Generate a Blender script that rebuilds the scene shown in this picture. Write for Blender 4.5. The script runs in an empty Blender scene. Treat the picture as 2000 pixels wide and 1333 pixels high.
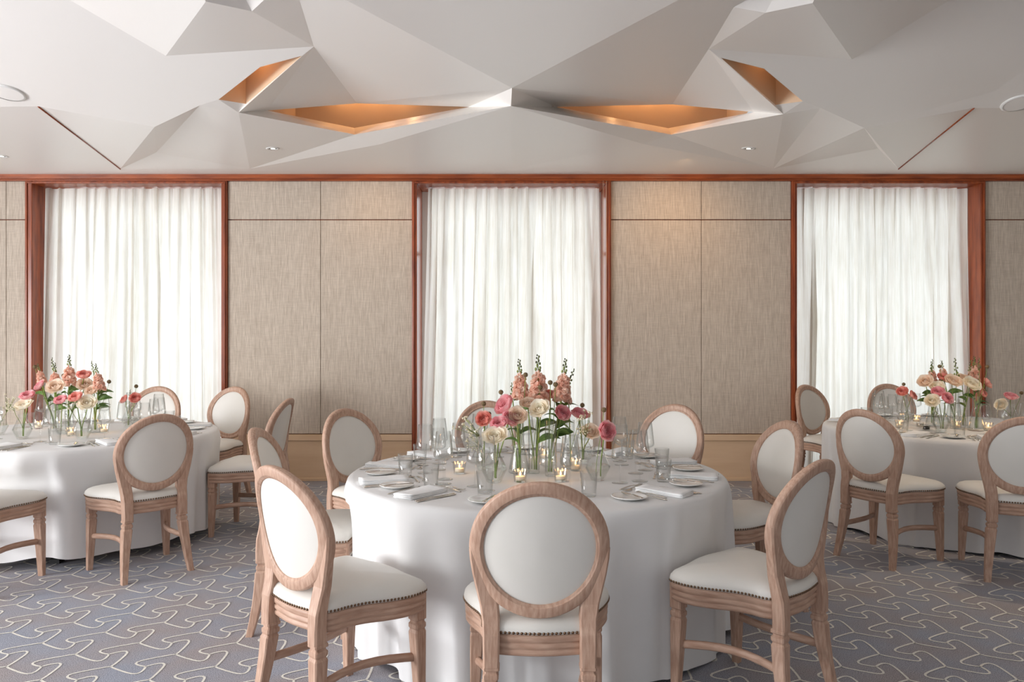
import bpy, math, random
from math import sin, cos, pi, radians, sqrt, atan2
from mathutils import Vector, Matrix
from mathutils.geometry import delaunay_2d_cdt
random.seed(7)
S = bpy.context.scene
COL = S.collection
F = 1530.0; H = 655.0; CH = 1.43                    # focal length in px, horizon row, camera height
WY = 7.68                                           # distance to the window wall

# ---------------------------------------------------------------- camera
cd = bpy.data.cameras.new('camera'); cam = bpy.data.objects.new('camera', cd); COL.objects.link(cam)
cam.location = (0, 0, CH); cam.rotation_euler = (pi/2, 0, 0)
cd.sensor_width = 36; cd.lens = 36*F/2000; cd.shift_y = -(666.5-H)/2000; cd.clip_start = .05
S.camera = cam
# ---------------------------------------------------------------- world, lights, exposure
S.view_settings.view_transform = 'Standard'; S.view_settings.look = 'None'
S.view_settings.gamma = 1; S.view_settings.use_curve_mapping = False
S.view_settings.exposure = 0.17
S.cycles.transparent_max_bounces = 64; S.cycles.max_bounces = 14; S.cycles.sample_clamp_indirect = 6
W = bpy.data.worlds.new('world'); S.world = W; W.use_nodes = True
W.node_tree.nodes['Background'].inputs[0].default_value = (.86, .93, 1.0, 1)
W.node_tree.nodes['Background'].inputs[1].default_value = .57
def area(name, loc, rot, sx, sy, power, col):
    l = bpy.data.lights.new(name, 'AREA'); l.shape = 'RECTANGLE'; l.size = sx; l.size_y = sy
    l.energy = power; l.color = col
    o = bpy.data.objects.new(name, l); o.location = loc; o.rotation_euler = rot; COL.objects.link(o); return o
def spot(name, loc, rot, power, col, ang=80, blend=.8, r=.04):
    l = bpy.data.lights.new(name, 'SPOT'); l.energy = power; l.color = col; l.spot_size = radians(ang)
    l.spot_blend = blend; l.shadow_soft_size = r
    o = bpy.data.objects.new(name, l); o.location = loc; o.rotation_euler = rot; COL.objects.link(o); return o
def point(name, loc, power, col, r=.03):
    l = bpy.data.lights.new(name, 'POINT'); l.energy = power; l.color = col; l.shadow_soft_size = r
    o = bpy.data.objects.new(name, l); o.location = loc; COL.objects.link(o); return o
WARM = (1, .62, .32); DAY = (.93, .97, 1.0)
# daylight outside the three curtained windows
for wx in (-3.77, -.005, 3.68):
    area('window_daylight', (wx, WY+1.0, 1.75), (-pi/2, 0, 0), 2.1, 3.2, 46, DAY)
# daylight of the side windows on the left of the room
for k, wy in enumerate((-1.3, 1.9)):
    area('side_window_daylight', (-8.05, wy, 1.35), (0, -pi/2, 0), 1.8, 2.2, 345, (.95, .97, 1.0))
# ceiling downlights that wash tables and wall panels
DOWN = []

# ---------------------------------------------------------------- materials
def newmat(n):
    m = bpy.data.materials.new(n); m.use_nodes = True
    return m, m.node_tree, m.node_tree.nodes['Principled BSDF']
def rgb(r, g, b):
    f = lambda c: ((c/255+.055)/1.055)**2.4 if c > 10 else c/255/12.92
    return (f(r), f(g), f(b), 1)
def plain(n, c, rough=.5, metal=0, spec=.5, coat=0):
    m, t, b = newmat(n); b.inputs['Base Color'].default_value = c; b.inputs['Roughness'].default_value = rough
    b.inputs['Metallic'].default_value = metal; b.inputs['Specular IOR Level'].default_value = spec
    b.inputs['Coat Weight'].default_value = coat
    return m
def noisy(n, c1, c2, scale, rough=.5, stretch=(1,1,1), detail=4, bump=0, bscale=None, spec=.4, coord='Object', lo=.3, hi=.7, dist=.002):
    m, t, b = newmat(n); N = t.nodes; L = t.links
    tc = N.new('ShaderNodeTexCoord'); mp = N.new('ShaderNodeMapping'); mp.inputs['Scale'].default_value = stretch
    L.new(tc.outputs[coord], mp.inputs[0])
    nz = N.new('ShaderNodeTexNoise'); nz.inputs['Scale'].default_value = scale; nz.inputs['Detail'].default_value = detail
    L.new(mp.outputs[0], nz.inputs[0])
    cr = N.new('ShaderNodeValToRGB'); cr.color_ramp.elements[0].color = c1; cr.color_ramp.elements[1].color = c2
    cr.color_ramp.elements[0].position = lo; cr.color_ramp.elements[1].position = hi
    L.new(nz.outputs[0], cr.inputs[0]); L.new(cr.outputs[0], b.inputs['Base Color'])
    b.inputs['Roughness'].default_value = rough; b.inputs['Specular IOR Level'].default_value = spec
    if bump:
        n2 = N.new('ShaderNodeTexNoise'); n2.inputs['Scale'].default_value = bscale or scale; n2.inputs['Detail'].default_value = 3
        L.new(mp.outputs[0], n2.inputs[0])
        bp = N.new('ShaderNodeBump'); bp.inputs['Strength'].default_value = bump; bp.inputs['Distance'].default_value = dist
        L.new(n2.outputs[0], bp.inputs['Height']); L.new(bp.outputs[0], b.inputs['Normal'])
    return m
M = {}
M['oak'] = noisy('limed_oak', rgb(172,135,114), rgb(202,169,148), 22, .5, (5,5,.6), 6, .25, 60)
M['oak_h'] = noisy('limed_oak_rail', rgb(172,135,114), rgb(202,169,148), 16, .5, (.8,.8,6), 6, .25, 50)
M['vinyl'] = noisy('cream_vinyl', rgb(223,219,211), rgb(229,225,218), 4, .38, bump=.06, bscale=160, spec=.4)
M['nail'] = plain('nail_brass', rgb(120,96,76), .3, 1)
M['cloth'] = noisy('white_cloth', rgb(229,228,227), rgb(236,235,234), 3, .75, bump=.05, bscale=300, spec=.2)
M['napkin'] = noisy('napkin_linen', rgb(240,240,240), rgb(248,248,247), 30, .8, bump=.1, bscale=500, spec=.2)
M['ceiling'] = plain('ceiling_plaster', rgb(248,244,239), .38, 0, .35)
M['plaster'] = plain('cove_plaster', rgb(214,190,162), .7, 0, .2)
M['redwood'] = noisy('cherry_wood', rgb(116,48,22), rgb(170,84,42), 9, .3, (3,3,.35), 6, .08, 40, spec=.5)
M['redwood_h'] = noisy('cherry_wood_beam', rgb(124,54,24), rgb(180,92,46), 9, .32, (.35,3,3), 6, .08, 40, spec=.5)
M['wainscot'] = noisy('pale_sycamore', rgb(220,186,150), rgb(232,201,168), 3, .4, (.5,3,4), 5, .03, 40)
M['porcelain'] = plain('porcelain', rgb(240,239,236), .12, 0, .5, .4)
M['silver'] = plain('silver', rgb(205,198,188), .16, 1)
M['wax'] = plain('candle_wax', rgb(250,238,215), .5)
M['black'] = plain('black_metal', rgb(22,20,20), .45)
M['white_plastic'] = plain('white_fitting', rgb(232,230,226), .4)
M['cord'] = plain('cord', rgb(215,200,175), .7)
M['stemgreen'] = noisy('stem_green', rgb(92,118,50), rgb(150,168,82), 20, .5)
M['leaf'] = noisy('leaf_green', rgb(66,98,44), rgb(118,146,74), 25, .45)
M['bud'] = noisy('bud_green', rgb(88,104,56), rgb(150,160,92), 60, .6)
M['darkbud'] = noisy('bud_dark', rgb(58,64,44), rgb(98,96,66), 60, .6)
M['seed'] = noisy('seed_pod', rgb(92,74,52), rgb(150,128,92), 160, .8)
M['dish_pepper'] = noisy('peppercorns', rgb(20,18,16), rgb(60,52,44), 400, .8)
def petal(n, c1, c2):
    m, t, b = newmat(n); N = t.nodes; L = t.links
    nz = N.new('ShaderNodeTexNoise'); nz.inputs['Scale'].default_value = 30
    tc = N.new('ShaderNodeTexCoord'); L.new(tc.outputs['Object'], nz.inputs[0])
    cr = N.new('ShaderNodeValToRGB'); cr.color_ramp.elements[0].color = c1; cr.color_ramp.elements[1].color = c2
    cr.color_ramp.elements[0].position = .35; cr.color_ramp.elements[1].position = .65
    L.new(nz.outputs[0], cr.inputs[0]); L.new(cr.outputs[0], b.inputs['Base Color'])
    b.inputs['Roughness'].default_value = .6
    tr = N.new('ShaderNodeBsdfTranslucent'); L.new(cr.outputs[0], tr.inputs[0])
    mx = N.new('ShaderNodeMixShader'); mx.inputs[0].default_value = .45
    L.new(b.outputs[0], mx.inputs[1]); L.new(tr.outputs[0], mx.inputs[2]); L.new(mx.outputs[0], N['Material Output'].inputs[0])
    return m
M['pink'] = petal('ranunculus_pink', rgb(247,172,180), rgb(253,216,216))
M['coral'] = petal('ranunculus_coral', rgb(248,170,156), rgb(253,208,196))
M['cream'] = petal('rose_cream', rgb(252,240,218), rgb(255,252,240))
M['blush'] = petal('rose_blush', rgb(250,226,204), rgb(255,242,226))
M['peach'] = petal('stock_peach', rgb(251,210,190), rgb(255,236,222))
M['waxf'] = petal('waxflower', rgb(240,232,205), rgb(252,248,232))
def thin_glass(n, tint=(1,1,1,1), edge=(.55,.57,.56,1), refl=1.0, blend=.35):
    m = bpy.data.materials.new(n); m.use_nodes = True; t = m.node_tree; N = t.nodes; L = t.links
    N.remove(N['Principled BSDF'])
    lw = N.new('ShaderNodeLayerWeight'); lw.inputs[0].default_value = blend
    mc = N.new('ShaderNodeMix'); mc.data_type = 'RGBA'; mc.inputs[6].default_value = tint; mc.inputs[7].default_value = edge
    pw = N.new('ShaderNodeMath'); pw.operation = 'POWER'; pw.inputs[1].default_value = 1.6
    L.new(lw.outputs['Facing'], pw.inputs[0]); L.new(pw.outputs[0], mc.inputs[0])
    tr = N.new('ShaderNodeBsdfTransparent'); L.new(mc.outputs[2], tr.inputs[0])
    gl = N.new('ShaderNodeBsdfGlossy'); gl.inputs['Roughness'].default_value = .03
    lf = N.new('ShaderNodeLayerWeight'); lf.inputs[0].default_value = .5
    fp = N.new('ShaderNodeMath'); fp.operation = 'POWER'; fp.inputs[1].default_value = 4.0; L.new(lf.outputs['Facing'], fp.inputs[0])
    mu = N.new('ShaderNodeMath'); mu.operation = 'MULTIPLY_ADD'; mu.inputs[1].default_value = .8*refl; mu.inputs[2].default_value = .05*refl; L.new(fp.outputs[0], mu.inputs[0])
    mx = N.new('ShaderNodeMixShader'); L.new(mu.outputs[0], mx.inputs[0]); L.new(tr.outputs[0], mx.inputs[1]); L.new(gl.outputs[0], mx.inputs[2])
    L.new(mx.outputs[0], N['Material Output'].inputs[0]); return m
M['glass'] = thin_glass('clear_glass', (.995,.996,.995,1), (.84,.86,.85,1))
M['cut_glass'] = thin_glass('cut_crystal', (.98,.98,.975,1), (.82,.81,.79,1), 1.5, .45)
M['pane'] = thin_glass('window_pane', (.97,.98,.98,1), (.8,.85,.85,1))
M['water'] = thin_glass('water', (.99,.995,.985,1), (.9,.92,.88,1), .6, .3)
def emis(n, c, s):
    m = bpy.data.materials.new(n); m.use_nodes = True; t = m.node_tree; N = t.nodes
    N.remove(N['Principled BSDF']); e = N.new('ShaderNodeEmission'); e.inputs[0].default_value = c; e.inputs[1].default_value = s
    t.links.new(e.outputs[0], N['Material Output'].inputs[0]); return m
M['flame'] = emis('flame', (1,.62,.25,1), 5)
M['lamp'] = emis('lamp', (1,.9,.72,1), 4)
def fabric_wall():
    m, t, b = newmat('beige_linen_wall'); N = t.nodes; L = t.links
    tc = N.new('ShaderNodeTexCoord'); cols = []
    def ns(sx, sz, sc):
        mp = N.new('ShaderNodeMapping'); mp.inputs['Scale'].default_value = (sx, 1, sz); L.new(tc.outputs['Object'], mp.inputs[0])
        nz = N.new('ShaderNodeTexNoise'); nz.inputs['Scale'].default_value = sc; nz.inputs['Detail'].default_value = 5
        L.new(mp.outputs[0], nz.inputs[0]); return nz
    a = ns(20, .8, 11); c = ns(1.5, 30, 8)
    ad = N.new('ShaderNodeMath'); ad.operation = 'MULTIPLY_ADD'; ad.inputs[1].default_value = .35
    L.new(c.outputs[0], ad.inputs[0]); L.new(a.outputs[0], ad.inputs[2])
    cr = N.new('ShaderNodeValToRGB'); cr.color_ramp.elements[0].position = .48; cr.color_ramp.elements[1].position = .88
    cr.color_ramp.elements[0].color = rgb(182,167,151); cr.color_ramp.elements[1].color = rgb(217,203,187)
    L.new(ad.outputs[0], cr.inputs[0]); L.new(cr.outputs[0], b.inputs['Base Color'])
    b.inputs['Roughness'].default_value = .8; b.inputs['Specular IOR Level'].default_value = .25
    bp = N.new('ShaderNodeBump'); bp.inputs['Strength'].default_value = .25; bp.inputs['Distance'].default_value = .002
    L.new(ad.outputs[0], bp.inputs['Height']); L.new(bp.outputs[0], b.inputs['Normal']); return m
M['linen'] = fabric_wall()
def curtain_mat():
    m = bpy.data.materials.new('sheer_linen_curtain'); m.use_nodes = True; t = m.node_tree; N = t.nodes; L = t.links
    b = N['Principled BSDF']
    tc = N.new('ShaderNodeTexCoord'); mp = N.new('ShaderNodeMapping'); mp.inputs['Scale'].default_value = (60, 1, 4)
    L.new(tc.outputs['UV'], mp.inputs[0])
    nz = N.new('ShaderNodeTexNoise'); nz.inputs['Scale'].default_value = 3; nz.inputs['Detail'].default_value = 6; L.new(mp.outputs[0], nz.inputs[0])
    mp2 = N.new('ShaderNodeMapping'); mp2.inputs['Scale'].default_value = (6, 1, 120); L.new(tc.outputs['UV'], mp2.inputs[0])
    nz2 = N.new('ShaderNodeTexNoise'); nz2.inputs['Scale'].default_value = 3; nz2.inputs['Detail'].default_value = 4; L.new(mp2.outputs[0], nz2.inputs[0])
    ad = N.new('ShaderNodeMath'); ad.operation = 'MULTIPLY_ADD'; ad.inputs[1].default_value = .5
    L.new(nz2.outputs[0], ad.inputs[0]); L.new(nz.outputs[0], ad.inputs[2])
    cr = N.new('ShaderNodeValToRGB'); cr.color_ramp.elements[0].position = .5; cr.color_ramp.elements[1].position = .95
    cr.color_ramp.elements[0].color = rgb(226,221,210); cr.color_ramp.elements[1].color = rgb(243,241,236)
    L.new(ad.outputs[0], cr.inputs[0]); L.new(cr.outputs[0], b.inputs['Base Color']); b.inputs['Roughness'].default_value = .9
    tr = N.new('ShaderNodeBsdfTranslucent'); L.new(cr.outputs[0], tr.inputs[0])
    mx = N.new('ShaderNodeMixShader'); mx.inputs[0].default_value = .55
    L.new(b.outputs[0], mx.inputs[1]); L.new(tr.outputs[0], mx.inputs[2]); L.new(mx.outputs[0], N['Material Output'].inputs[0]); return m
M['curtain'] = curtain_mat()
def carpet_mat():
    m, t, b = newmat('carpet_blue_grey'); N = t.nodes; L = t.links
    tc = N.new('ShaderNodeTexCoord')
    n1 = N.new('ShaderNodeTexNoise'); n1.inputs['Scale'].default_value = 2.6; n1.inputs['Detail'].default_value = 3; L.new(tc.outputs['Object'], n1.inputs[0])
    n2 = N.new('ShaderNodeTexNoise'); n2.inputs['Scale'].default_value = 260; n2.inputs['Detail'].default_value = 3; L.new(tc.outputs['Object'], n2.inputs[0])
    c1 = N.new('ShaderNodeValToRGB'); c1.color_ramp.elements[0].position = .35; c1.color_ramp.elements[1].position = .65
    c1.color_ramp.elements[0].color = rgb(167,160,161); c1.color_ramp.elements[1].color = rgb(161,165,177)
    L.new(n1.outputs[0], c1.inputs[0])
    c2 = N.new('ShaderNodeValToRGB'); c2.color_ramp.elements[0].position = .34; c2.color_ramp.elements[1].position = .66
    c2.color_ramp.elements[0].color = (.52,.52,.52,1); c2.color_ramp.elements[1].color = (1.38,1.38,1.38,1)
    L.new(n2.outputs[0], c2.inputs[0])
    mx = N.new('ShaderNodeMix'); mx.data_type = 'RGBA'; mx.blend_type = 'MULTIPLY'; mx.inputs[0].default_value = 1; mx.clamp_result = False
    L.new(c1.outputs[0], mx.inputs[6]); L.new(c2.outputs[0], mx.inputs[7]); L.new(mx.outputs[2], b.inputs['Base Color'])
    b.inputs['Roughness'].default_value = .95; b.inputs['Specular IOR Level'].default_value = .1
    bp = N.new('ShaderNodeBump'); bp.inputs['Strength'].default_value = .6; bp.inputs['Distance'].default_value = .004
    L.new(n2.outputs[0], bp.inputs['Height']); L.new(bp.outputs[0], b.inputs['Normal']); return m
M['carpet'] = carpet_mat()
M['carpet_line'] = noisy('carpet_cream_yarn', rgb(214,210,200), rgb(248,245,236), 220, .95, spec=.1, bump=.5, bscale=260)

# ---------------------------------------------------------------- mesh builder
class MB:
    def __init__(s): s.v = []; s.f = []; s.sm = []; s.mi = []; s.uv = None
    def add(s, vs, fs, smooth=True, mi=0):
        o = len(s.v); s.v += [tuple(v) for v in vs]
        s.f += [tuple(i+o for i in f) for f in fs]; s.sm += [smooth]*len(fs); s.mi += [mi]*len(fs); return s
    def box(s, x0, x1, y0, y1, z0, z1, mi=0):
        v = [(x,y,z) for z in (z0,z1) for y in (y0,y1) for x in (x0,x1)]
        return s.add(v, [(0,2,3,1),(4,5,7,6),(0,1,5,4),(2,6,7,3),(0,4,6,2),(1,3,7,5)], False, mi)
    def grid(s, rows, closed=True, capa=False, capb=False, smooth=True, mi=0):
        n = len(rows[0]); v = [p for r in rows for p in r]; f = []
        m = n if closed else n-1
        for i in range(len(rows)-1):
            for j in range(m):
                a = i*n+j; b = i*n+(j+1) % n
                f.append((a, b, b+n, a+n))
        if capa: f.append(tuple(reversed(range(n))))
        if capb: f.append(tuple(range((len(rows)-1)*n, len(rows)*n)))
        return s.add(v, f, smooth, mi)
    def lathe(s, prof, n=20, c=(0,0,0), smooth=True, capa=True, capb=True, mi=0, ph=0):
        rows = [[(c[0]+r*cos(2*pi*j/n+ph), c[1]+r*sin(2*pi*j/n+ph), c[2]+z) for j in range(n)] for r, z in prof]
        return s.grid(rows, True, capa, capb, smooth, mi)
    def tube(s, pts, r, n=6, smooth=True, mi=0, flat=1.0):
        pts = [Vector(p) for p in pts]; rows = []
        R = r if isinstance(r, (list, tuple)) else [r]*len(pts)
        for i, p in enumerate(pts):
            d = (pts[min(i+1, len(pts)-1)]-pts[max(i-1, 0)]).normalized()
            up = Vector((0,0,1)) if abs(d.z) < .9 else Vector((0,1,0))
            a = d.cross(up).normalized(); b = a.cross(d).normalized()
            rows.append([p+a*R[i]*cos(2*pi*j/n)+b*R[i]*flat*sin(2*pi*j/n) for j in range(n)])
        return s.grid(rows, True, True, True, smooth, mi)
    def ball(s, c, r, nu=8, nv=5, mi=0, sz=1.0, smooth=True):
        prof = [(r*sin(pi*(k+.02)/(nv+.04)), -r*sz*cos(pi*(k+.02)/(nv+.04))) for k in range(nv+1)]
        return s.lathe(prof, nu, c, smooth, True, True, mi)
    def mesh(s, name, mats):
        me = bpy.data.meshes.new(name); me.from_pydata(s.v, [], s.f)
        for m in (mats if isinstance(mats, (list, tuple)) else [mats]): me.materials.append(m)
        me.polygons.foreach_set('use_smooth', s.sm); me.polygons.foreach_set('material_index', s.mi)
        if s.uv:
            ul = me.uv_layers.new(name='UVMap')
            for l in me.loops: ul.data[l.index].uv = s.uv[l.vertex_index]
        me.update(); return me
    def obj(s, name, mats, parent=None, loc=None, bevel=0):
        o = bpy.data.objects.new(name, s.mesh(name, mats)); COL.objects.link(o)
        if parent: o.parent = parent
        if loc: o.location = loc
        if bevel:
            bv = o.modifiers.new('bevel', 'BEVEL'); bv.width = bevel; bv.segments = 2; bv.limit_method = 'ANGLE'; bv.angle_limit = radians(40)
        return o
def tag(o, label=None, cat=None, group=None, kind=None):
    if label: o['label'] = label
    if cat: o['category'] = cat
    if group: o['group'] = group
    if kind: o['kind'] = kind
    return o
def empty(name, loc=(0,0,0), rz=0):
    o = bpy.data.objects.new(name, None); o.empty_display_size = .1; COL.objects.link(o)
    o.location = loc; o.rotation_euler = (0,0,rz); return o
def copy_tree(o, parent=None):
    c = o.copy(); COL.objects.link(c)
    if parent: c.parent = parent
    for ch in o.children: copy_tree(ch, c)
    return c
PROTO = {}
def place(kind, loc, rz=0, label=None, cat=None, group=None, rot=None):
    p = PROTO[kind]
    if not p.get('_used'): p['_used'] = 1; o = p
    else:
        o = copy_tree(p)
    o.location = loc; o.rotation_euler = rot or (0,0,rz)
    return tag(o, label, cat, group)
def struct(o): o['kind'] = 'structure'; return o
def px(x, y, d): return Vector(((x-1000)*d/F, d, CH-(y-H)*d/F))
def fdepth(y, z): return (CH-z)*F/(y-H)              # depth of the point seen at row y at height z

# ---------------------------------------------------------------- floor: carpet with woven line pattern
fl = MB(); fl.add([(-8.4,-3.5,0),(8.4,-3.5,0),(8.4,WY+.9,0),(-8.4,WY+.9,0)], [(0,1,2,3)], False, 0)
A0 = Vector((-1.953, 3.764)); LA = .2595; EL = LA/sqrt(3)
edge = [(0,0),(.12,-.10),(.4,-.27),(.66,-.41),(.82,-.475),(.92,-.485),(1.0,-.45),(1.04,-.36),(1.045,-.24),(1.03,-.12),(1,0)]
b1 = Vector((LA*cos(radians(30)), -LA/2)); b2 = Vector((0, LA))
Z = .0016; hw = .0050
for i in range(-24, 34):
    for j in range(-40, 40):
        c = A0+b1*i+b2*j
        if not (-5.6 < c.x < 5.6 and .9 < c.y < 7.5): continue
        if abs(c.x) > c.y*.70+.4: continue
        for ang in (0, 120, 240):
            ca, sa = cos(radians(ang)), sin(radians(ang))
            P = [c+Vector((ca*u-sa*w, sa*u+ca*w))*EL for u, w in edge]
            vs = []
            for k, p in enumerate(P):
                d = (P[min(k+1, len(P)-1)]-P[max(k-1, 0)]).normalized(); n = Vector((-d.y, d.x))*hw
                vs += [(p.x+n.x, p.y+n.y, Z), (p.x-n.x, p.y-n.y, Z)]
            fl.add(vs, [(2*k, 2*k+1, 2*k+3, 2*k+2) for k in range(len(P)-1)], False, 1)
struct(fl.obj('floor', [M['carpet'], M['carpet_line']]))

# ---------------------------------------------------------------- window wall
def wx(x): return (x-1000)*WY/F
def wz(y): return CH-(y-H)*WY/F
openings = [(wx(62), wx(438)), (wx(811), wx(1187)), (wx(1551), wx(1916))]
trims = [(wx(52), wx(445)), (wx(805), wx(1193)), (wx(1545), wx(1922))]
ZT = wz(352); ZP = wz(354)
wb = MB(); xs = [-8.4]+[v for o in openings for v in o]+[8.4]
for k in range(0, len(xs), 2): wb.box(xs[k], xs[k+1], WY+.03, WY+.55, 0, 3.4)
for a, b in openings: wb.box(a, b, WY+.03, WY+.55, ZT, 3.4)
wall = struct(wb.obj('wall_back', M['redwood']))
# fabric panels (upper and lower rows), chair rail, wainscot, as parts of the wall
seams = [[-8.4, wx(12)-1.74, wx(12), trims[0][0]], [trims[0][1], wx(626), trims[1][0]], [trims[1][1], wx(1370), trims[2][0]], [trims[2][1], wx(1922)+.92, 8.4]]
for sg in seams:
    for a, b in zip(sg, sg[1:]):
        g = .0025
        for z0, z1 in ((wz(848), wz(430)), (wz(429), ZP)):
            p = MB(); p.box(a+g, b-g, WY, WY+.03, z0+g, z1-g); p.obj('fabric_panel', M['linen'], wall, bevel=.002)
    p = MB(); p.box(sg[0], sg[-1], WY-.004, WY+.03, wz(938), wz(861)-.003); p.obj('wainscot_panel', M['wainscot'], wall)
    p = MB(); p.box(sg[0], sg[-1], WY-.018, WY+.03, wz(861), wz(849)); p.obj('chair_rail', M['wainscot'], wall, bevel=.003)
    p = MB(); p.box(sg[0], sg[-1], WY-.015, WY+.03, 0, wz(934)); p.obj('skirting', M['wainscot'], wall, bevel=.003)
bm_ = MB(); zb0, zb1 = wz(353.5), wz(341.5)
bm_.box(-8.4, 8.4, WY-.045, WY+.03, zb0+.012, zb1); bm_.box(-8.4, 8.4, WY-.03, WY+.03, zb0-.004, zb0+.012)
struct(bm_.obj('trim_1', M['redwood_h'], bevel=.004))
def curtain(k, x0, x1, xt0, xt1, seed):
    rnd = random.Random(seed); n = 640; rows = []; nz = 30
    ztop = wz(361.5); yc = WY+.19; k_ = (WY+.19)/WY; x0 *= k_; x1 *= k_; xt0 *= k_; xt1 *= k_
    npl = 15 + k % 2
    ph = [rnd.uniform(0, 6.28) for _ in range(8)]
    pos = [(i+.5+rnd.uniform(-.2, .2))/npl for i in range(npl)]
    wid = [rnd.uniform(.010, .018) for _ in pos]; dep = [rnd.uniform(.03, .05) for _ in pos]
    big = [(rnd.uniform(.03, .97), rnd.uniform(.010, .026), rnd.uniform(.02, .045), rnd.uniform(-.03, .03), rnd.choice((.01,.02,.045,.055))) for _ in range(24)]
    uv = []
    for i in range(nz+1):
        t = i/nz; z = ztop*(1-t)+.012*t; row = []
        for j in range(n+1):
            u = j/n
            x = (xt0*(1-t)+x0*t)*(1-u)+(xt1*(1-t)+x1*t)*u
            top = max(0, 1-t*3.0)
            y = 0; dx = 0
            for p, w, d in zip(pos, wid, dep):
                w2 = w*(1+1.5*t)
                q = (u-p)/w2; g = math.exp(-q*q); f_ = .25+.75*max(0, 1-t*2.2); y += d*1.2*q*g*f_-.4*d*g; dx -= q*g*.040*f_
            for p, w, d, sl, am in big:
                q = p+sl*t
                q2 = (u-q)/w; g = math.exp(-q2*q2); f_ = min(1, t*2.2)
                y += d*q2*g*f_*(-1 if sl > 0 else 1); dx -= q2*g*am*f_
            y += .010*sin(u*62+ph[0]+t*.8)+.007*sin(u*105+ph[1]-t*1.2)+.004*sin(u*190+ph[2])
            y += .02*sin(u*17+ph[3]+t)*min(1, t*2)
            row.append((x+dx, yc+y, z)); uv.append((u*(x1-x0), z))
        rows.append(row)
    m = MB(); m.grid(rows, False); m.uv = uv
    return m.obj('sheer_curtain', M['curtain'])
cur = [(wx(72), wx(436), wx(86), wx(432)), (wx(822), wx(1176), wx(836), wx(1172)), (wx(1546), wx(1912), wx(1553), wx(1902))]
for k, ((a, b), (ta, tb)) in enumerate(zip(openings, trims)):
    fr = MB(); zt2 = wz(353.5)-.004
    fr.box(ta, a+.02, WY-.03, WY+.5, 0, zt2); fr.box(b-.02, tb, WY-.03, WY+.5, 0, zt2); fr.box(a+.02, b-.02, WY-.03, WY+.5, wz(360), zt2)
    wo = struct(fr.obj('window_%d' % (k+1), M['redwood'], bevel=.006))
    mo = MB()
    for q in (ta+.012, tb-.028): mo.box(q, q+.016, WY-.042, WY-.028, 0, zt2-.012)
    mo.box(ta+.028, tb-.028, WY-.042, WY-.028, zt2-.028, zt2-.012); mo.obj('moulding', M['redwood'], wo, bevel=.004)
    sf = MB(); a2, b2 = a+.02, b-.02; yz = WY+.42; zt = wz(360); mid = (a2+b2)/2
    for q0, q1 in ((a2, a2+.06), (b2-.06, b2), (mid-.035, mid+.035)): sf.box(q0, q1, yz, yz+.05, 0, zt)
    for q0, q1 in ((0, .12), (zt-.06, zt), (2.25, 2.29)): sf.box(a2+.06, b2-.06, yz+.002, yz+.048, q0, q1)
    sf.obj('window_frame', M['white_plastic'], wo)
    for q0, q1 in ((a2+.06, mid-.035), (mid+.035, b2-.06)):
        g = MB(); g.box(q0, q1, yz+.02, yz+.026, .12, zt-.06); g.obj('pane', M['pane'], wo)
    c = curtain(k, *cur[k], 30+k)
    tag(c, ['pleated sheer linen curtain filling the left window', 'pleated sheer linen curtain filling the middle window', 'pleated sheer linen curtain filling the right window'][k], 'curtain', 'sheer window curtains')
# looped blind cord by the middle window's right jamb
cx0 = wx(1177); lp = [(cx0, WY-.05, wz(355))]
lp += [(cx0, WY-.05, wz(790))]+[(cx0+.016-.016*cos(t*pi/6), WY-.05, wz(790)-.03*sin(t*pi/6)) for t in range(1, 6)]+[(cx0+.032, WY-.05, wz(790)), (cx0+.032, WY-.05, wz(355))]
c = MB(); c.tube(lp, .0016, 5); tag(c.obj('blind_cord', M['cord']), 'thin looped blind cord hanging at the right jamb of the middle window', 'cord')

# side and far walls of the room
wl = MB()
for y0, y1 in ((-3.5,-2.45),(-.15,.75),(3.05,WY+.03)): wl.box(-8.4, -8.1, y0, y1, 0, 3.2)
for y0, y1 in ((-2.45,-.15),(.75,3.05)): wl.box(-8.4, -8.1, y0, y1, 0, .4); wl.box(-8.4, -8.1, y0, y1, 2.3, 3.2)
struct(wl.obj('wall_left', M['linen']))
wr = MB(); wr.box(7.1, 7.4, -3.5, WY+.03, 0, 3.2); struct(wr.obj('wall_right', M['linen']))

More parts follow.
